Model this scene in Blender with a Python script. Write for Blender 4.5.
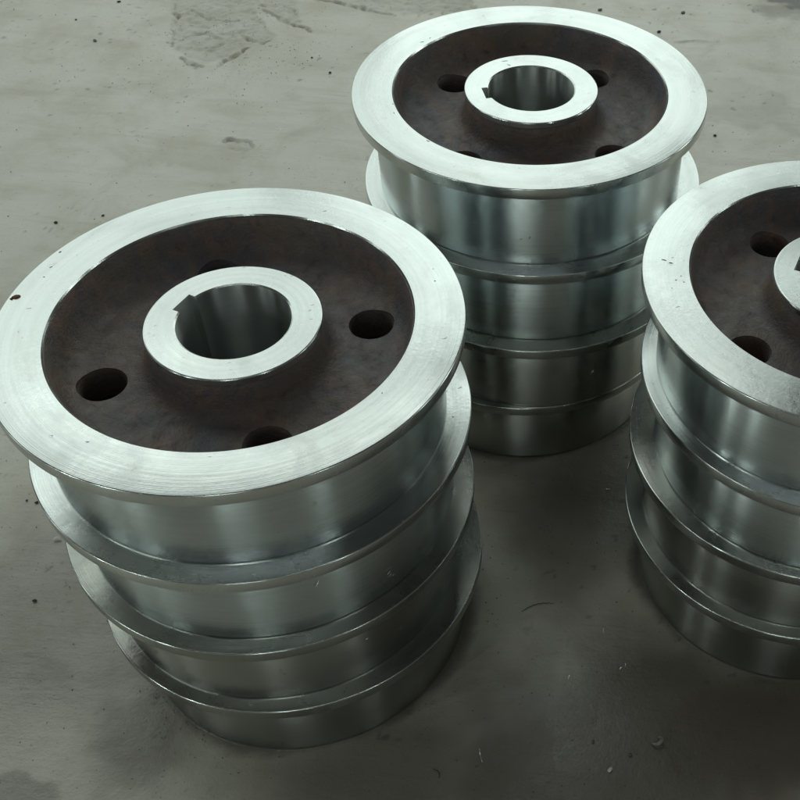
import bpy, bmesh, math, random
import numpy as np
from mathutils import Matrix, Vector
random.seed(7); rng = np.random.default_rng(11)
S = bpy.context.scene
for o in list(bpy.data.objects): bpy.data.objects.remove(o)
R = math.radians

# ------------------------------------------------------------------ camera
FW = Vector((0, .70625232, -.70796021)); RT = Vector((.99716899, .05323375, .05310532)); UP = Vector((-.07519313, .70595597, .70425291))
camd = bpy.data.cameras.new('camera'); cam = bpy.data.objects.new('camera', camd); S.collection.objects.link(cam)
M = Matrix((RT, UP, -FW)).transposed().to_4x4(); M.translation = Vector((0, 0, 1.40505225)); cam.matrix_world = M
camd.sensor_width = 36; camd.sensor_fit = 'HORIZONTAL'; camd.lens = 1143.5837*36/800
camd.shift_x = (400-614.3118)/800; camd.shift_y = (405.08-400)/800
camd.clip_start = .02; camd.clip_end = 200
S.camera = cam
S.render.resolution_x = S.render.resolution_y = 1024

# ------------------------------------------------------------------ world, lamps, exposure
W = bpy.data.worlds.new('World'); S.world = W; W.use_nodes = True
bg = W.node_tree.nodes['Background']; bg.inputs[0].default_value = (.93, 1.0, .98, 1); bg.inputs[1].default_value = .045
S.view_settings.view_transform = 'Standard'; S.view_settings.look = 'None'
S.view_settings.exposure = 0; S.view_settings.gamma = 1; S.view_settings.use_curve_mapping = False

def lamp(name, az, elev_lo, elev_hi, dist, width, rad, col=(.87, 1, .94), centre=(-.15, 1.1, .5)):
    """a window-like rectangular lamp standing upright, facing the stacks; rad = radiance"""
    d = bpy.data.lights.new(name, 'AREA'); o = bpy.data.objects.new(name, d); S.collection.objects.link(o)
    z0 = centre[2]+dist*math.tan(R(elev_lo)); z1 = centre[2]+dist*math.tan(R(elev_hi))
    h = z1-z0; d.shape = 'RECTANGLE'; d.size = width; d.size_y = h
    o.location = (centre[0]+dist*math.cos(R(az)), centre[1]+dist*math.sin(R(az)), (z0+z1)/2)
    o.rotation_euler = (R(90), 0, R(az)+R(90))
    d.energy = rad*width*h*math.pi*math.pi/4*1.27; d.color = col
    return o
lamp('window_lamp_back', 94, 2, 47, 4.2, 2.3, 1.5)
lamp('window_lamp_back_right', 66, 2, 36, 4.4, 1.6, 1.55)
lamp('window_lamp_back_left', 136, 2, 46, 4.4, 4.1, 1.15)
lamp('window_lamp_right', 26, 0, 30, 4.5, .70, 3.4)
lamp('window_lamp_right_narrow', 6, -4, 28, 4.5, .26, 4.5)
lamp('window_lamp_front', -92, -5, 24, 5.0, .045, 34.)
lamp('window_lamp_front_second', -84, -5, 24, 5.0, .03, 22.)
lamp('window_lamp_front_right', -49, -5, 24, 5.0, .07, 20.)
lamp('window_lamp_front_left', -132, -5, 24, 5.0, .07, 30.)
lamp('window_lamp_left', -147, -5, 24, 5.0, .09, 24.)
lamp('window_lamp_far_left', -172, -5, 24, 5.0, .5, 2.2)
tl = bpy.data.lights.new('edge_fill_lamp', 'AREA'); to = bpy.data.objects.new('edge_fill_lamp', tl); S.collection.objects.link(to)
tl.shape = 'RECTANGLE'; tl.size = 3.6; tl.size_y = .09; tl.energy = 9.*3.6*.09*math.pi*math.pi/4*1.27; tl.color = (.90, 1, .97); to.location = (-.5, -.6, 4.2)  # unseen overhead strip, added to brighten rim edges and recess walls
sk = bpy.data.lights.new('floor_fill_light', 'AREA'); so = bpy.data.objects.new('floor_fill_light', sk); S.collection.objects.link(so)
sk.shape = 'RECTANGLE'; sk.size = 4.; sk.size_y = 1.8; sk.energy = 1.5*7.2*math.pi*math.pi/4*1.27; sk.color = (.90, 1, .94); so.location = (-1.6, 3.6, 4.6)  # unseen overhead panel, added to lift the floor at the back

# ------------------------------------------------------------------ node helpers
class NT:
    def __init__(s, name):
        s.m = bpy.data.materials.new(name); s.m.use_nodes = True; s.t = s.m.node_tree; s.n = s.t.nodes; s.b = s.n['Principled BSDF']
    def add(s, ty, **kw):
        n = s.n.new(ty)
        for k, v in kw.items(): setattr(n, k, v)
        return n
    def set(s, sock, v):
        if isinstance(v, bpy.types.NodeSocket): s.t.links.new(v, sock)
        elif isinstance(v, (tuple, list)) and len(v) == 3 and sock.type == 'RGBA': sock.default_value = (*v, 1)
        else: sock.default_value = v
    def inp(s, key, v): s.set(s.b.inputs[key], v)
    def math(s, op, a, b=0, c=0, clamp=False):
        n = s.add('ShaderNodeMath', operation=op, use_clamp=clamp); s.set(n.inputs[0], a); s.set(n.inputs[1], b); s.set(n.inputs[2], c); return n.outputs[0]
    def noise(s, vec, scale, detail=4, rough=.55, dist=0):
        n = s.add('ShaderNodeTexNoise'); s.set(n.inputs['Vector'], vec); n.inputs['Scale'].default_value = scale
        n.inputs['Detail'].default_value = detail; n.inputs['Roughness'].default_value = rough; n.inputs['Distortion'].default_value = dist
        return n.outputs[0]
    def ramp(s, v, lo, hi, a=0., b=1.):
        n = s.add('ShaderNodeMapRange'); n.interpolation_type = 'SMOOTHSTEP'; s.set(n.inputs[0], v)
        for i, x in enumerate((lo, hi, a, b)): s.set(n.inputs[i+1], x)
        return n.outputs[0]
    def mix(s, f, a, b, mode='MIX'):
        n = s.add('ShaderNodeMix', data_type='RGBA', blend_type=mode); s.set(n.inputs[0], f); s.set(n.inputs[6], a); s.set(n.inputs[7], b); return n.outputs[2]
    def xyz(s, x, y, z):
        n = s.add('ShaderNodeCombineXYZ'); s.set(n.inputs[0], x); s.set(n.inputs[1], y); s.set(n.inputs[2], z); return n.outputs[0]
    def bump(s, h, strength, dist, nrm=None):
        n = s.add('ShaderNodeBump'); n.inputs['Strength'].default_value = strength; n.inputs['Distance'].default_value = dist; s.set(n.inputs['Height'], h)
        if nrm is not None: s.set(n.inputs['Normal'], nrm)
        return n.outputs[0]

def steel(name, face, base=(.635, .66, .645), r0=.30, r1=.42, aniso=.6, grime=.5, wav=.35, groove=0., sm=.26):
    m = NT(name); tc = m.add('ShaderNodeTexCoord').outputs['Object']
    oi = m.add('ShaderNodeObjectInfo').outputs['Random']
    sep = m.add('ShaderNodeSeparateXYZ'); m.set(sep.inputs[0], tc); x, y, z = sep.outputs
    rad = m.math('SQRT', m.math('ADD', m.math('MULTIPLY', x, x), m.math('MULTIPLY', y, y)))
    off = m.math('MULTIPLY', oi, 37.)
    va = m.add('ShaderNodeVectorMath', operation='ADD'); m.set(va.inputs[0], tc); m.set(va.inputs[1], m.xyz(off, off, off)); P = va.outputs[0]
    u = rad if face else z
    rings = m.noise(m.xyz(m.math('MULTIPLY', u, 1), off, 0), 900, 3, .7)
    rings2 = m.noise(m.xyz(u, off, 3), 160, 2, .6)
    # smears following the turning direction
    ang = m.math('ARCTAN2', y, x)
    smear = m.noise(m.xyz(m.math('MULTIPLY', u, 26), m.math('MULTIPLY', m.math('COSINE', ang), 1.6), m.math('ADD', off, m.math('MULTIPLY', m.math('SINE', ang), 1.6))), 1.3, 6, .62, .6)
    big = m.noise(P, 9, 5, .6, .8); fine = m.noise(P, 120, 4, .65); spot = m.noise(P, 55, 3, .7)
    rough = m.math('ADD', m.ramp(big, .36, .66, r0, r1), m.math('MULTIPLY', m.math('SUBTRACT', smear, .5), sm))
    rough = m.math('ADD', rough, m.math('MULTIPLY', m.math('SUBTRACT', rings, .5), sm*.4))
    m.inp('Roughness', rough)
    dirt = m.math('MULTIPLY', m.ramp(spot, .62, .76), m.ramp(big, .48, .62))
    film = m.ramp(smear, .50, .74)
    c = m.mix(m.math('MULTIPLY', film, .22*grime*2), base, (.42, .43, .40))
    c = m.mix(m.ramp(rings2, .3, .7, 0, .16), c, (.40, .43, .42))
    c = m.mix(m.math('MULTIPLY', dirt, grime), c, (.16, .15, .13))
    c = m.mix(m.math('MULTIPLY', m.ramp(fine, .68, .78), .5*grime), c, (.14, .13, .12))
    c = m.mix(m.ramp(rings, .60, .80, 0, .13), c, (.30, .32, .31))
    m.inp('Base Color', c); m.inp('Metallic', 1.)
    m.inp('Anisotropic', aniso); m.inp('Anisotropic Rotation', .25)
    tg = m.add('ShaderNodeTangent', direction_type='RADIAL', axis='Z'); m.inp('Tangent', tg.outputs[0])
    nick = m.ramp(m.noise(P, 85, 2, .4, 1.5), .745, .80)
    nb = m.bump(m.math('SUBTRACT', m.math('ADD', m.math('MULTIPLY', rings, .9), m.math('MULTIPLY', rings2, .9)), m.math('MULTIPLY', nick, 3.)), .5, .0003)
    if groove: nb = m.bump(m.noise(m.xyz(u, off, 9), 2600, 2, .6), 1., groove, nb)
    nb = m.bump(m.math('ADD', fine, m.math('MULTIPLY', big, 2.)), wav, .0004, nb)
    m.inp('Normal', nb)
    return m.m

def cast():
    m = NT('dark_cast_iron'); tc = m.add('ShaderNodeTexCoord').outputs['Object']
    oi = m.add('ShaderNodeObjectInfo').outputs['Random']; off = m.math('MULTIPLY', oi, 19.)
    va = m.add('ShaderNodeVectorMath', operation='ADD'); m.set(va.inputs[0], tc); m.set(va.inputs[1], m.xyz(off, off, off)); P = va.outputs[0]
    a = m.noise(P, 9, 6, .62, .8); b = m.noise(P, 55, 6, .72, .3); f = m.noise(P, 380, 4, .65); g = m.noise(P, 900, 2, .5); rst = m.noise(P, 17, 8, .72, .7)
    c = m.mix(m.ramp(a, .38, .62), (.088, .078, .092), (.125, .092, .072))
    c = m.mix(m.ramp(rst, .47, .64, 0, .7), c, (.19, .115, .075))
    c = m.mix(m.math('MULTIPLY', m.ramp(rst, .62, .74), .8), c, (.20, .085, .040))
    c = m.mix(m.ramp(b, .54, .72, 0, .75), c, (.040, .036, .040))
    c = m.mix(m.math('MULTIPLY', m.ramp(b, .30, .42, 1, 0), .5), c, (.17, .155, .15))
    c = m.mix(m.ramp(f, .62, .74, 0, .45), c, (.23, .20, .18))
    c = m.mix(m.ramp(f, .28, .40, .5, 0), c, (.03, .027, .027))
    m.inp('Base Color', c); m.inp('Roughness', m.ramp(b, .3, .7, .38, .68)); m.inp('Specular IOR Level', .75)
    nb = m.bump(g, .5, .0005); nb = m.bump(f, .7, .0011, nb); nb = m.bump(b, .7, .0030, nb); nb = m.bump(a, .6, .007, nb); m.inp('Normal', nb)
    return m.m

def plain(name, col, rough=.6, metal=0., var=.35, scale=200):
    m = NT(name); tc = m.add('ShaderNodeTexCoord').outputs['Object']; n = m.noise(tc, scale, 4, .6)
    m.inp('Base Color', m.mix(m.ramp(n, .3, .7, 0, var), col, tuple(k*.35 for k in col))); m.inp('Roughness', rough); m.inp('Metallic', metal)
    m.inp('Normal', m.bump(n, .5, .0006)); return m.m

def floor_mat():
    m = NT('worn_concrete'); tc = m.add('ShaderNodeTexCoord').outputs['Object']
    at = m.add('ShaderNodeAttribute', attribute_name='spall').outputs['Fac']
    oil_shade = m.add('ShaderNodeAttribute', attribute_name='oil_shade').outputs['Fac']
    sp = m.add('ShaderNodeAttribute', attribute_name='smudge').outputs['Fac']
    a = m.noise(tc, 1.6, 6, .6, .3); b = m.noise(tc, 7, 7, .65, .5); c1 = m.noise(tc, 40, 6, .7); f = m.noise(tc, 260, 4, .7)
    mp = m.add('ShaderNodeMapping'); m.set(mp.inputs['Vector'], tc); mp.inputs['Scale'].default_value = (1, 4.5, 1); mp.inputs['Rotation'].default_value = (0, 0, .12)
    tr = m.noise(mp.outputs[0], 3.2, 7, .62, .4)
    col = m.mix(m.ramp(a, .3, .7), (.475, .445, .375), (.55, .52, .45))
    col = m.mix(m.ramp(b, .42, .72, 0, .5), col, (.36, .315, .235))
    col = m.mix(m.ramp(tr, .48, .70, 0, .5), col, (.38, .34, .265))
    col = m.mix(m.ramp(c1, .60, .78, 0, .35), col, (.20, .19, .16))
    col = m.mix(m.ramp(f, .66, .78, 0, .45), col, (.10, .09, .08))
    mp2 = m.add('ShaderNodeMapping'); m.set(mp2.inputs['Vector'], tc); mp2.inputs['Scale'].default_value = (9, 130, 1); mp2.inputs['Rotation'].default_value = (0, 0, .35)
    scr = m.noise(mp2.outputs[0], 1.0, 5, .6, .2)
    col = m.mix(m.math('MULTIPLY', m.ramp(scr, .63, .72), m.ramp(a, .42, .6, .05, .40)), col, (.20, .185, .15))
    vo = m.add('ShaderNodeTexVoronoi', feature='F1'); m.set(vo.inputs['Vector'], tc); vo.inputs['Scale'].default_value = 330
    col = m.mix(m.math('MULTIPLY', m.ramp(vo.outputs['Distance'], .16, .30, 1, 0), m.ramp(c1, .45, .6, 0, .35)), col, (.62, .60, .54))
    pit = m.math('MULTIPLY', m.ramp(m.noise(tc, 150, 2, .5), .70, .76), .6); col = m.mix(pit, col, (.09, .08, .065))
    col = m.mix(m.math('MULTIPLY', at, .30), col, m.mix(m.ramp(c1, .3, .7), (.50, .50, .45), (.34, .33, .29)))
    col = m.mix(m.math('MULTIPLY', oil_shade, .93), col, (.078, .060, .042))  # oil stains, plus the contact shade painted round the stack feet
    col = m.mix(sp, col, (.045, .04, .035))
    m.inp('Base Color', col)
    r = m.math('ADD', m.ramp(b, .3, .7, .28, .44), m.math('MULTIPLY', m.math('SUBTRACT', c1, .5), .2))
    r = m.math('ADD', r, m.math('MULTIPLY', at, .25)); m.inp('Roughness', r); m.inp('Specular IOR Level', .85)
    nb = m.bump(m.math('SUBTRACT', f, m.math('MULTIPLY', pit, 3.)), .4, .0010); nb = m.bump(scr, .3, .0008, nb); nb = m.bump(c1, .45, .0024, nb); nb = m.bump(m.math('ADD', b, tr), .25, .006, nb); m.inp('Normal', nb)
    return m.m

M_FACE = steel('turned_steel_face', True, aniso=.60, r0=.19, r1=.32)
M_TREAD = steel('turned_steel_tread', False, aniso=1., r0=.165, r1=.205, wav=.006, sm=.07, base=(.57, .63, .64))
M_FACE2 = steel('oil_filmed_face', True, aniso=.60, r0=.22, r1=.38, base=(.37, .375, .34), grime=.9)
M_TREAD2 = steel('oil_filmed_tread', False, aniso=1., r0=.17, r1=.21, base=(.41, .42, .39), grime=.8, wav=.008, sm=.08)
M_BORE = steel('bored_wall', False, aniso=.97, r0=.29, r1=.36, grime=.3, wav=.01, sm=.1)
M_HUB = steel('bored_steel_hub', True, aniso=.60, r0=.18, r1=.30, grime=.35)
M_EDGE = steel('polished_edge', True, aniso=0., r0=.16, r1=.24, grime=.2, wav=.1); M_CAST = cast(); M_FLOOR = floor_mat()
M_RUST = plain('rust', (.17, .055, .022), .85); M_DARK = plain('black_grit', (.018, .016, .015), .7)
M_SHAV = plain('bright_swarf', (.72, .72, .68), .3, 1., .2); M_DULL = plain('dull_swarf', (.30, .29, .27), .5, .8, .4); M_CHIP = plain('pale_chip', (.62, .62, .56), .6); M_SMUT = plain('grey_smut', (.10, .10, .095), .6)

# ------------------------------------------------------------------ mesh helpers
def link(name, me, mat=None, parent=None):
    o = bpy.data.objects.new(name, me); S.collection.objects.link(o)
    if mat and me and not me.materials: me.materials.append(mat)
    if parent: o.parent = parent
    return o
def finish(me, ang=24):
    me.polygons.foreach_set('use_smooth', [True]*len(me.polygons)); me.set_sharp_from_angle(angle=R(ang)); me.update(); return me
def lathe(name, prof, seg=256, closed=True):
    n = len(prof); vs = []; fs = []
    for i in range(seg):
        a = 2*math.pi*i/seg; c, s = math.cos(a), math.sin(a)
        vs += [(r*c, r*s, z) for r, z in prof]
    for i in range(seg):
        j = (i+1) % seg
        for k in range(n if closed else n-1):
            l = (k+1) % n; fs.append((i*n+k, j*n+k, j*n+l, i*n+l))
    me = bpy.data.meshes.new(name); me.from_pydata(vs, [], fs); me.update()
    bm = bmesh.new(); bm.from_mesh(me); bmesh.ops.recalc_face_normals(bm, faces=bm.faces); bm.to_mesh(me); bm.free()
    return me
def boolean(me, cutters, name):
    o = link('tmp', me); cs = []
    for c in cutters:
        co = link('tmpc', c[0]); co.matrix_world = c[1]; cs.append(co)
        md = o.modifiers.new('b', 'BOOLEAN'); md.operation = 'DIFFERENCE'; md.solver = 'EXACT'; md.object = co
    bpy.context.view_layer.update(); dg = bpy.context.evaluated_depsgraph_get()
    out = bpy.data.meshes.new_from_object(o.evaluated_get(dg)); out.name = name
    for x in cs+[o]: bpy.data.objects.remove(x)
    return out
def tag(o, label=None, cat=None, group=None, kind=None):
    for k, v in (('label', label), ('category', cat), ('group', group), ('kind', kind)):
        if v: o[k] = v

# ------------------------------------------------------------------ the floor: one sheet, fine where the camera looks
def smooth(x, a, b): t = np.clip((x-a)/(b-a), 0, 1); return t*t*(3-2*t)
def axis(lo, hi, step, far):
    core = np.arange(lo, hi+1e-9, step); L = lo-np.geomspace(.02, far, 22); Rr = hi+np.geomspace(.02, far, 22)
    return np.concatenate([L[::-1], core, Rr])
def vnoise(X, Y, scale, seed, octv=4, gain=.55):
    out = np.zeros_like(X); amp = 1.; tot = 0
    for o in range(octv):
        g = np.random.default_rng(seed+o).random((128, 128)); x = X*scale*2**o+57.3*o; y = Y*scale*2**o+31.7*o
        i = np.floor(x).astype(int); j = np.floor(y).astype(int); fx = x-i; fy = y-j; fx = fx*fx*(3-2*fx); fy = fy*fy*(3-2*fy)
        q = lambda a, b: g[a % 128, b % 128]
        out += amp*((q(i, j)*(1-fx)+q(i+1, j)*fx)*(1-fy)+(q(i, j+1)*(1-fx)+q(i+1, j+1)*fx)*fy); tot += amp; amp *= gain
    return out/tot
def poly_sdf(X, Y, pts):
    d = np.full(X.shape, 1e9); ins = np.zeros(X.shape, bool); n = len(pts)
    for i in range(n):
        ax, ay = pts[i]; bx, by = pts[(i+1) % n]; ex, ey = bx-ax, by-ay; wx, wy = X-ax, Y-ay
        t = np.clip((wx*ex+wy*ey)/(ex*ex+ey*ey), 0, 1); d = np.minimum(d, np.hypot(wx-ex*t, wy-ey*t))
        if abs(ey) > 1e-9:
            c = ((ay > Y) != (by > Y)) & (X < ax+(Y-ay)*ex/ey); ins ^= c
    return np.where(ins, -d, d)
def pix(x, y, z=0.):
    d = (x-614.3118)/1143.5837*RT-(y-405.08)/1143.5837*UP+FW; t = (z-1.40505225)/d.z; return Vector((0, 0, 1.40505225))+d*t
def build_floor():
    xs = axis(-1.75, .62, .0042, 40.); ys = axis(.45, 3.1, .0044, 40.)
    X, Y = np.meshgrid(xs, ys); nx, ny = len(xs), len(ys)
    n1 = vnoise(X, Y, 3.1, 1, 5); n2 = vnoise(X, Y, 22, 9, 4, .6); n3 = vnoise(X, Y, 60, 21, 3, .6)
    Z = (n1-.5)*.004+(n2-.5)*.0008
    P = lambda L: [tuple(pix(a, b)[:2]) for a, b in L]
    jit = (n2-.5)*.07+(vnoise(X, Y, 9, 40, 3)-.5)*.06
    sp = np.zeros_like(X); n4 = vnoise(X, Y, 34, 60, 3, .65); jit = jit*.6+(n4-.5)*.045
    def spall(pts, depth, rough, edge=.006, jm=1.):
        nonlocal Z, sp
        s = poly_sdf(X, Y, P(pts))+jit*jm; m = smooth(-s, -.001, edge)
        flat = np.minimum(n2, .55)/.55   # plates left standing between the broken-out hollows
        Z = Z-m*(depth*(.35+.65*(1-flat))+rough*(n3-.5)*.8+rough*1.6*np.abs(n4-.5)); sp = np.maximum(sp, m)
    spall([(176, -30), (172, 10), (169, 40), (178, 55), (203, 67), (222, 60), (248, 47), (276, 36), (274, 24), (258, 12), (262, -30)], .0055, .007)
    spall([(262, 6), (280, 15), (310, 31), (303, 22), (296, 8), (305, -20), (270, -20)], .005, .006, .005, .45)
    spall([(300, -25), (318, 0), (345, 4), (395, 13), (420, 17), (470, 8), (480, -25)], .0055, .007)
    spall([(222, 141), (232, 138), (243, 141), (253, 147), (244, 151), (230, 149)], .0055, .004, .004, .25)
    spall([(276, 92), (292, 88), (312, 96), (300, 106), (282, 103)], .0010, .0014, .02, .5)
    # sharp broken lips, cracks and gouges: deepest in the middle, tapering to both ends
    def line(pts, w, depth, seed=0):
        nonlocal Z, sp
        q = P(pts); tot = sum(math.dist(a, b) for a, b in zip(q, q[1:])); run = 0
        g = (vnoise(X, Y, 30, 200+seed, 3)-.5)*.022
        best = np.full(X.shape, 9.)
        for a, b in zip(q, q[1:]):
            ex, ey = b[0]-a[0], b[1]-a[1]; L = math.hypot(ex, ey); t = np.clip(((X-a[0])*ex+(Y-a[1])*ey)/(L*L), 0, 1)
            u = (run+t*L)/tot; ww = w*(.12+.88*np.sin(math.pi*np.clip(u, .02, .98))**.8)
            d = np.abs(((X-a[0])*-ey+(Y-a[1])*ex)/L+g)/ww
            d = np.where((t <= 0) | (t >= 1), np.hypot(X-a[0]-ex*t, Y-a[1]-ey*t)/ww+.3, d); best = np.minimum(best, d); run += L
        k = 1-smooth(best, .15, 1.); Z = Z-depth*k*(.4+.6*n3*1.6)
    line([(180, 57), (190, 63), (204, 67)], .007, .009, 1); line([(216, 66), (232, 58), (249, 48)], .009, .012, 2)
    line([(262, 9), (285, 21), (311, 31)], .009, .012, 3); line([(174, 0), (176, 20), (171, 48)], .009, .009, 4)
    line([(222, 141), (230, 138), (241, 140), (255, 147)], .0045, .008, 5); line([(232, 149), (243, 151), (251, 148)], .003, .004, 14); line([(670, 43), (700, 42), (722, 42)], .006, .003, 6)
    line([(312, -4), (340, 3), (396, 15)], .012, .010, 7); line([(190, 8), (214, 20), (246, 18)], .006, .005, 8)
    line([(185, 36), (205, 32), (232, 40)], .006, .005, 9); line([(240, 34), (262, 44), (274, 40)], .007, .006, 10)
    line([(280, 4), (292, 8), (300, 18)], .006, .005, 11); line([(205, 48), (222, 44), (238, 28)], .005, .005, 12)
    oil_shade = np.zeros_like(X)
    def patch(px, py, rx, ry, amt, nn=n1, soft=.9):
        c = pix(px, py); d = np.hypot((X-c.x)/rx, (Y-c.y)/ry)+(nn-.5)*1.6
        return amt*(1-smooth(d, 1-soft, 1.))
    oil_shade = np.maximum(oil_shade, patch(640, 690, .50, .40, .95)); oil_shade = np.maximum(oil_shade, patch(560, 520, .30, .45, .8))
    oil_shade = np.maximum(oil_shade, patch(150, 730, .13, .10, .7, vnoise(X, Y, 10, 77, 4))); oil_shade = np.maximum(oil_shade, patch(400, 760, .35, .2, .75))
    oil_shade = np.maximum(oil_shade, patch(20, 640, .44, .52, .66, n1, .8)); oil_shade = np.maximum(oil_shade, patch(770, 730, .35, .30, 1.0))
    oil_shade = np.maximum(oil_shade, patch(40, 320, .45, .10, .30)); oil_shade = np.maximum(oil_shade, patch(30, 668, .07, .035, .75, vnoise(X, Y, 26, 78, 4), .5))
    oil_shade = np.maximum(oil_shade, patch(20, 790, .06, .03, .6, vnoise(X, Y, 26, 79, 4), .5))
    oil_shade = np.maximum(oil_shade, patch(790, 6, .12, .10, .55, vnoise(X, Y, 12, 80, 4), .6))
    oil_shade = np.maximum(oil_shade, patch(745, 110, .16, .13, .16, vnoise(X, Y, 9, 83, 3), .25))  # faint dark rounded reflection, painted into the floor colour
    sm = patch(796, 0, .075, .045, .85, vnoise(X, Y, 20, 81, 3), .3)
    sm = np.maximum(sm, smooth(vnoise(X, Y, 75, 90, 2), .80, .86)*.55*smooth(vnoise(X, Y, 4, 91, 2), .5, .7))
    for cx, cy in ((-.416, .94), (-.163, 1.486), (.275, 1.104)):   # contact shade painted as a dark ring at the foot of each stack
        dd = np.hypot(X-cx, Y-cy)+(n2-.5)*.02; oil_shade = np.maximum(oil_shade, .9*(1-smooth(dd, .222, .252))+.0)
    # settle under the stacks: keep it level
    for cx, cy in ((-.416, .94), (-.163, 1.486), (.275, 1.104)):
        k = smooth(np.hypot(X-cx, Y-cy), .23, .30); Z = Z*k-.0012*(1-k)
    v = np.stack([X.ravel(), Y.ravel(), Z.ravel()], 1)
    i = np.arange(nx-1)[None, :]+np.arange(ny-1)[:, None]*nx; q = np.stack([i, i+1, i+1+nx, i+nx], -1).reshape(-1, 4)
    me = bpy.data.meshes.new('floor'); me.vertices.add(len(v)); me.vertices.foreach_set('co', v.ravel())
    me.loops.add(q.size); me.loops.foreach_set('vertex_index', q.ravel()); me.polygons.add(len(q)); me.polygons.foreach_set('loop_start', np.arange(0, q.size, 4))
    me.polygons.foreach_set('use_smooth', np.ones(len(q), bool)); me.update(calc_edges=True)
    for nm, arr in (('spall', sp), ('oil_shade', oil_shade), ('smudge', sm)):
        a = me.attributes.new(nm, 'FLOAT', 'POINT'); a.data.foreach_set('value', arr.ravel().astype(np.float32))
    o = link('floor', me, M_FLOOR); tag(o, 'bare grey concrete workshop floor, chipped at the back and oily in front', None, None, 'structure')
build_floor()

# ------------------------------------------------------------------ one wheel
H = .142231; BOT = -.1418
flange_me = finish(lathe('flange', [(.1947, 0), (.2485, 0), (.24895, -.0001), (.24935, -.0003), (.2497, -.00065), (.2499, -.00105), (.25, -.0016), (.25, -.0148), (.2498, -.0155), (.2492, -.0160), (.2350, -.0178), (.2260, -.0190), (.2236, -.0203), (.2229, -.0232), (.1935, -.0232), (.1935, -.0020)]))
tread_me = finish(lathe('tread', [(.2225, -.0235), (.2228, -.0242), (.2222, -.1392), (.2214, -.1408), (.2196, BOT), (.1960, BOT), (.1946, -.1400), (.1946, -.0235)]))
wp = [(.078, -.009), (.0918, -.009), (.0926, -.013), (.0940, -.025), (.0965, -.039), (.1005, -.0470), (.1065, -.0520), (.1135, -.0538), (.1180, -.0540)]
wp += [(.1620, -.0540), (.1690, -.0528), (.1760, -.0490), (.1815, -.0430), (.1855, -.0350), (.1882, -.0250), (.1905, -.0130), (.1925, -.0035), (.2050, -.0035)]
wp = [(r, z if z > -.013 else z*.907) for r, z in wp]
low = [(r, -.1418-z) for r, z in wp[::-1]]
web_full = lathe('web', wp+low, 224)
hole = [(.0001, .03), (.0266, .03), (.0262, .003), (.0258, -.0003), (.0250, -.0018), (.0242, -.0045), (.0237, -.008), (.0234, -.017), (.0237, -.026), (.0242, -.0395), (.0250, -.0422), (.0258, -.0437), (.0262, -.047), (.0266, -.067), (.0001, -.067)]
hole_me = lathe('hole', hole, 48)
web_me = boolean(web_full, [(hole_me, Matrix.Translation((.1470*math.cos(R(90*k)), .1470*math.sin(R(90*k)), -.0490))) for k in range(4)], 'web')
finish(web_me, 32)
hub_full = lathe('hub', [(.0630, 0), (.0928, 0), (.0938, -.0005), (.0943, -.0015), (.0943, -.0080), (.0935, -.0092), (.085, -.0092), (.085, -.1326), (.0935, -.1326), (.0943, -.1338), (.0943, -.1403), (.0928, BOT), (.0630, BOT), (.0618, -.1408), (.0612, -.0013)], 224)
bm = bmesh.new(); bmesh.ops.create_cube(bm, size=1, matrix=Matrix.Translation((-.0445, 0, -.07))@Matrix.Diagonal((.049, .0290, .2, 1)))
key_me = bpy.data.meshes.new('key'); bm.to_mesh(key_me); bm.free()
hub_me = finish(boolean(hub_full, [(key_me, Matrix.Identity(4))], 'hub'), 26)
for me, mt in ((flange_me, M_FACE), (tread_me, M_TREAD), (web_me, M_CAST), (hub_me, M_HUB)):
    me.materials.clear(); me.materials.append(mt)

def edge(me, test):
    me.materials.append(M_EDGE)
    for p in me.polygons:
        if test(math.hypot(p.center.x, p.center.y), p.center.z): p.material_index = 1
edge(flange_me, lambda r, z: r > .2485 and -.0016 < z < -.00001)
hub_me.materials.append(M_BORE)
for p in hub_me.polygons:
    if abs(p.normal.z) < .3 and math.hypot(p.center.x, p.center.y) < .0715: p.material_index = 1
edge(tread_me, lambda r, z: r > .2197 and z < -.1392)
def make_wheel():
    t = bpy.data.objects.new('flanged_wheel', None); S.collection.objects.link(t); t.empty_display_size = .05
    for nm, me in (('flange', flange_me), ('tread', tread_me), ('web', web_me), ('hub', hub_me)):
        link(nm, me, None, t)
    return t
proto = make_wheel(); used = [False]
def copy_wheel():
    if not used[0]: used[0] = True; return proto
    r = proto.copy(); S.collection.objects.link(r)
    for ch in proto.children:
        if ch.get('extra'): continue
        c = ch.copy(); S.collection.objects.link(c); c.parent = r
    return r
C = {'L': [(-.4191, .9204), (-.4181, .9231), (-.4210, .9304), (-.4162, .9402)],
     'B': [(-.1509, 1.4549), (-.1471, 1.4593), (-.1456, 1.4632), (-.1631, 1.4861)],
     'R': [(.2703, 1.0752), (.2790, 1.0786), (.2729, 1.0937), (.2749, 1.1037)]}
ROT = {'L': [(26, 160.7), (10, 100), (70, 30), (45, 200)], 'B': [(57, -159), (20, 60), (80, 10), (33, 140)], 'R': [(36, 162), (50, 200), (5, 90), (60, 15)]}
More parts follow.
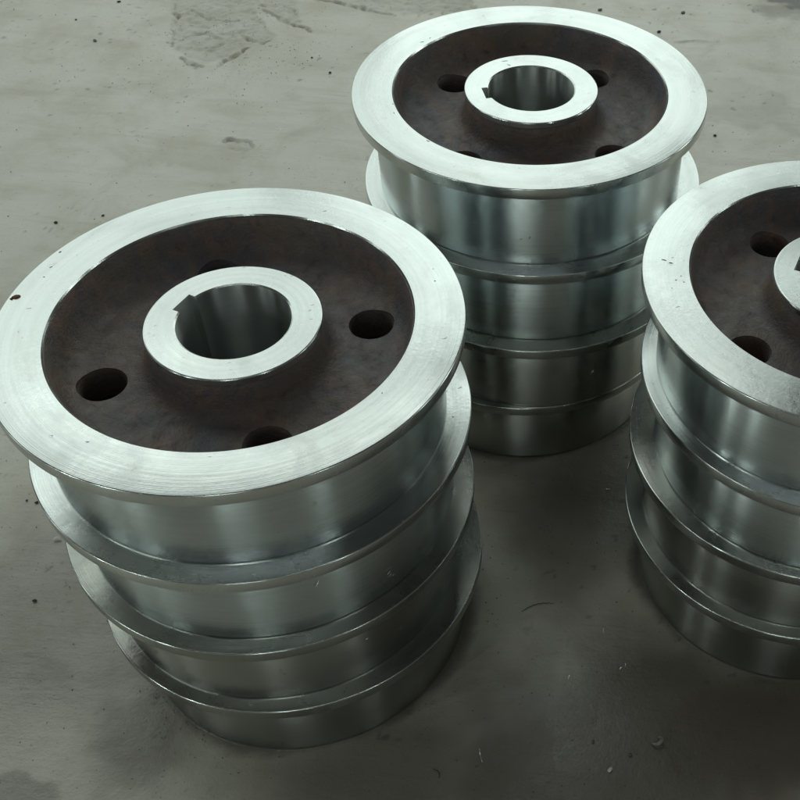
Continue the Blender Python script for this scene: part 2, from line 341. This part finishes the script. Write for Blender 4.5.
LAB = {'L': ['bright steel flanged wheel on top of the nearest left stack, rust speck on its rim',
             'steel flanged wheel directly under the top wheel of the left stack, bright streaked tread',
             'steel flanged wheel third from the top in the left stack, dull dark tread',
             'bottom steel flanged wheel of the left stack, standing on the concrete floor'],
       'B': ['pale steel flanged wheel with brown web on top of the rear middle stack',
             'steel flanged wheel directly under the top wheel of the rear middle stack',
             'steel flanged wheel third from the top in the rear middle stack, dark tread',
             'bottom steel flanged wheel of the rear middle stack, deep in shade on the floor'],
       'R': ['steel flanged wheel cut by the right picture edge on top of the right stack',
             'steel flanged wheel directly under the top wheel of the right stack, window streaks on tread',
             'steel flanged wheel third from the top in the right stack, dark oily tread',
             'bottom steel flanged wheel of the right stack, in deep shade on the floor']}
wheels = {}
for s in 'LBR':
    for w in range(4):
        t = copy_wheel(); wheels[s, w] = t
        x, y = C[s][w]; t.location = (x, y, (4-w)*H); hr, kr = ROT[s][w]
        t.rotation_euler = (0, 0, 0)
        for ch in t.children:
            nm = ch.name.split('.')[0]
            ch.rotation_euler = (0, 0, R(hr if nm == 'web' else kr-180 if nm == 'hub' else hr*2.3+w*40))
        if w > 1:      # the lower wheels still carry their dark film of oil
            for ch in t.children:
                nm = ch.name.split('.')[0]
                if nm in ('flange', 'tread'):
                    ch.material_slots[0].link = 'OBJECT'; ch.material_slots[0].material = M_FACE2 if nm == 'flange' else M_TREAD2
        tag(t, LAB[s][w], 'wheel', 'flanged steel wheels stacked four high on the floor')

# ------------------------------------------------------------------ marks on the faces (thin raised flakes and smut)
def flake_mesh(name, lx, ly, th, n=11, rough=.35):
    a = [2*math.pi*i/n for i in range(n)]; rr = [1-rough*random.random() for _ in a]
    vb = [(lx*r*math.cos(t), ly*r*math.sin(t), 0) for t, r in zip(a, rr)]; vt = [(.8*x, .8*y, th*(.6+.5*random.random())) for x, y, _ in vb]
    vs = vb+vt+[(0, 0, th)]; fs = [(i, (i+1) % n, n+(i+1) % n, n+i) for i in range(n)]+[(n+i, n+(i+1) % n, 2*n) for i in range(n)]
    me = bpy.data.meshes.new(name); me.from_pydata(vs, [], fs); me.update(); return me
def mark(s, px, py, lx, ly, rot, mat, name, th=.0002, label=None):
    t = wheels[s, 0]; z = 4*H; p = pix(px, py, z); o = link(name, flake_mesh(name, lx, ly, th), mat, t)
    o.location = (p.x-t.location.x, p.y-t.location.y, .00005); o.rotation_euler = (0, 0, R(rot)); o['extra'] = 1
    if label: o['label'] = label
mark('L', 16, 297, .0055, .0038, 25, M_RUST, 'rust_flake', .0012, 'brown rust flake on the rim face')
mark('L', 11.5, 299, .0022, .0020, 0, M_DARK, 'rust_flake', .0008)
for px, py, lx, ly, r in [(60, 252, .0022, .0012, 60), (51, 267, .0026, .0007, 50), (44, 277, .0014, .0008, 0), (325, 211, .003, .0005, 20), (453, 417, .001, .001, 0), (382, 393, .001, .0008, 0), (435, 281, .0012, .001, 40)]:
    mark('L', px, py, lx, ly, r, M_SMUT, 'scratch')
for px, py, lx, ly, r in [(664, 260, .0045, .0011, -18), (671, 263, .003, .0014, -10), (676, 280, .0014, .001, 0), (681, 276, .0011, .001, 0), (684, 282, .0012, .0009, 0), (672, 288, .0009, .0007, 0)]:
    mark('R', px, py, lx, ly, r, M_SMUT, 'scratch')
for px, py, lx, ly, r in [(422, 42, .0035, .0008, 30), (430, 38, .002, .0007, 50), (393, 104, .0012, .0009, 0), (394, 113, .0026, .0006, -60), (428, 141, .0035, .0009, -25), (505, 61, .006, .0007, 15), (509, 65, .0035, .0008, -15)]:
    mark('B', px, py, lx, ly, r, M_SMUT, 'scratch')

# ------------------------------------------------------------------ debris on the floor
def ribbon(pts, w, th, name):
    """thin curled metal strip following pts"""
    vs = []; fs = []; n = len(pts)
    for i, p in enumerate(pts):
        a = Vector(pts[max(i-1, 0)]); b = Vector(pts[min(i+1, n-1)]); d = (b-a).normalized(); sd = d.cross(Vector((0, 0, 1)))
        sd = (sd.normalized() if sd.length > 1e-4 else Vector((1, 0, 0)))*w*(.35+.65*math.sin(math.pi*(i+.5)/n)); u = Vector((0, 0, th)); p = Vector(p)
        vs += [p-sd, p+sd, p+sd*.9+u, p-sd*.9+u]
    for i in range(n-1):
        for k in range(4): fs.append((i*4+k, i*4+(k+1) % 4, i*4+4+(k+1) % 4, i*4+4+k))
    fs += [(3, 2, 1, 0), tuple((n-1)*4+k for k in range(4))]
    me = bpy.data.meshes.new(name); me.from_pydata(vs, [], fs); me.update(); return me
def put(name, me, mat, px, py, label, cat, group=None, rot=0., dz=.0012):
    o = link(name, me, mat); p = pix(px, py); o.location = (p.x, p.y, dz); o.rotation_euler = (0, 0, R(rot)); tag(o, label, cat, group); return o
def curl(r, turns, rise, n=22, grow=.5): return [(r*(1-grow*i/n)*math.cos(2*math.pi*turns*i/n), r*(1-grow*i/n)*math.sin(2*math.pi*turns*i/n), rise*math.sin(math.pi*i/n)) for i in range(n)]
def arcp(L, bend, n=8): return [(L*(i/(n-1)-.5), bend*math.sin(math.pi*i/(n-1)), .001*math.sin(3*i)) for i in range(n)]
G = 'metal shavings scattered on the front floor'
put('metal_shaving', ribbon(curl(.0085, .7, .006), .0024, .0004, 'metal_shaving'), M_DULL, 657, 741, 'curled grey shaving, largest scrap on the front right floor', 'shaving', G, 200)
put('metal_shaving', ribbon(arcp(.020, .001), .0006, .0004, 'metal_shaving'), M_SHAV, 481, 756, 'long straight bright sliver on the floor near the bottom edge', 'shaving', G, 108)
put('metal_shaving', ribbon(arcp(.010, .002), .0008, .0004, 'metal_shaving'), M_SHAV, 627, 667, 'short bright sliver, right one of a close pair below the right stack', 'shaving', G, 120)
put('metal_shaving', ribbon(arcp(.006, .001), .0009, .0004, 'metal_shaving'), M_SHAV, 621, 669, 'tiny bright sliver, left one of a close pair below the right stack', 'shaving', G, 60)
put('metal_shaving', ribbon(arcp(.009, .001), .0006, .0004, 'metal_shaving'), M_SHAV, 604, 631, 'small upright looking sliver between the left and right stacks', 'shaving', G, 95)
put('metal_shaving', ribbon(arcp(.008, .0015), .0009, .0004, 'metal_shaving'), M_SHAV, 608, 490, 'small bright sliver on dark floor left of the right stack', 'shaving', G, 0)
put('metal_shaving', ribbon(arcp(.006, .001), .0009, .0004, 'metal_shaving'), M_SHAV, 569, 678, 'faint short sliver alone in the middle of the front floor', 'shaving', G, 80)
put('metal_shaving', ribbon(arcp(.050, .006, 14), .0005, .0004, 'metal_shaving'), M_DARK, 538, 608, 'long thin dark shaving right of the left stack', 'shaving', G, 22)
put('metal_shaving', ribbon(arcp(.016, .004), .0006, .0004, 'metal_shaving'), M_DARK, 436, 774, 'dark bent shaving at the bottom edge below the left stack', 'shaving', G, -50)
put('metal_chip', ribbon(curl(.0055, .5, .003, 10, .2), .0022, .0006, 'metal_chip'), M_CHIP, 57, 542, 'pale curved chip on the floor left of the left stack', 'chip', None, 20)
def pebble(r, sx=1., sz=.6):
    bm = bmesh.new(); bmesh.ops.create_icosphere(bm, subdivisions=2, radius=r)
    for v in bm.verts: v.co *= 1+random.uniform(-.18, .18); v.co.x *= sx; v.co.z *= sz
    me = bpy.data.meshes.new('grit'); bm.to_mesh(me); bm.free(); return me
G2 = 'bits of grit on the floor'
for px, py, r, mt, lb in [(715, 136, .0052, M_DARK, 'round black speck on the pale floor right of the rear stack'),
    (37, 503, .0035, M_DARK, 'small black grit left of the left stack, larger of two'), (27, 501, .0022, M_DARK, 'tiny black grit left of the left stack, smaller of two'),
    (56, 223, .0045, M_DARK, 'dark crumb on the floor behind the upper left of the left stack'), (103, 216, .0035, M_DARK, 'dark crumb on the floor touching the far rim outline of the left wheel'),
    (610, 770, .0036, M_CHIP, 'pale crumb at the bottom of the floor left of the curled shaving'), (630, 755, .0030, M_SMUT, 'grey crumb just left of the curled shaving'),
    (593, 742, .0026, M_SMUT, 'small grey crumb in the middle of the bottom floor'), (119, 2, .0050, M_DARK, 'dark crumb at the top edge left of the chipped patch'),
    (76, 20, .0040, M_SMUT, 'grey crumb on the far left floor near the top edge'), (330, 73, .0045, M_DARK, 'dark crumb on the floor left of the rear wheel'),
    (312, 58, .0030, M_DARK, 'small dark crumb below the chipped patch toward the rear wheel'), (600, 10, .0060, M_SMUT, 'grey crumb on the floor behind the rear wheel'),
    (683, 13, .0070, M_SMUT, 'grey lump on the floor near the top right corner'), (659, 32, .0060, M_DARK, 'dark lump right beside the far rim of the rear wheel'),
    (35, 601, .0034, M_DARK, 'black speck on the lower left floor'), (95, 41, .0055, M_SMUT, 'flat grey crumb on the upper left floor')]:
    put('grit', pebble(r*.72, random.uniform(1, 1.6), .45), mt, px, py, lb, 'grit', G2, random.uniform(0, 180), .0016)
# dust and crumbs nobody could count
vs = []; fs = []
for i in range(2200):
    px = random.uniform(-20, 820); py = random.uniform(-10, 815)
    if random.random() < .3: px, py = random.gauss(230, 60), random.gauss(35, 30)
    p = pix(px, py)
    if random.random() < .25:
        cc = random.choice(list(C.values()))[3]; an = random.random()*6.283; q = .226+abs(random.gauss(0, .03)); p = Vector((cc[0]+q*math.cos(an), cc[1]+q*math.sin(an), 0))
    r = random.choice((.0004, .0005, .0007, .0009, .0013)); b = len(vs); a0 = random.random()*6
    if any(math.hypot(p.x-c[3][0], p.y-c[3][1]) < .2235 for c in C.values()): continue
    vs += [(p.x+r*math.cos(a0+k*2.1)*random.uniform(.6, 1.5), p.y+r*math.sin(a0+k*2.1), .0003) for k in range(3)]+[(p.x, p.y, .0008+r)]
    fs += [(b, b+1, b+3), (b+1, b+2, b+3), (b+2, b, b+3)]
me = bpy.data.meshes.new('dust'); me.from_pydata(vs, [], fs); o = link('dust', me, M_SMUT)
tag(o, 'fine grey dust and crumbs strewn over the concrete', 'dust', None, 'stuff')
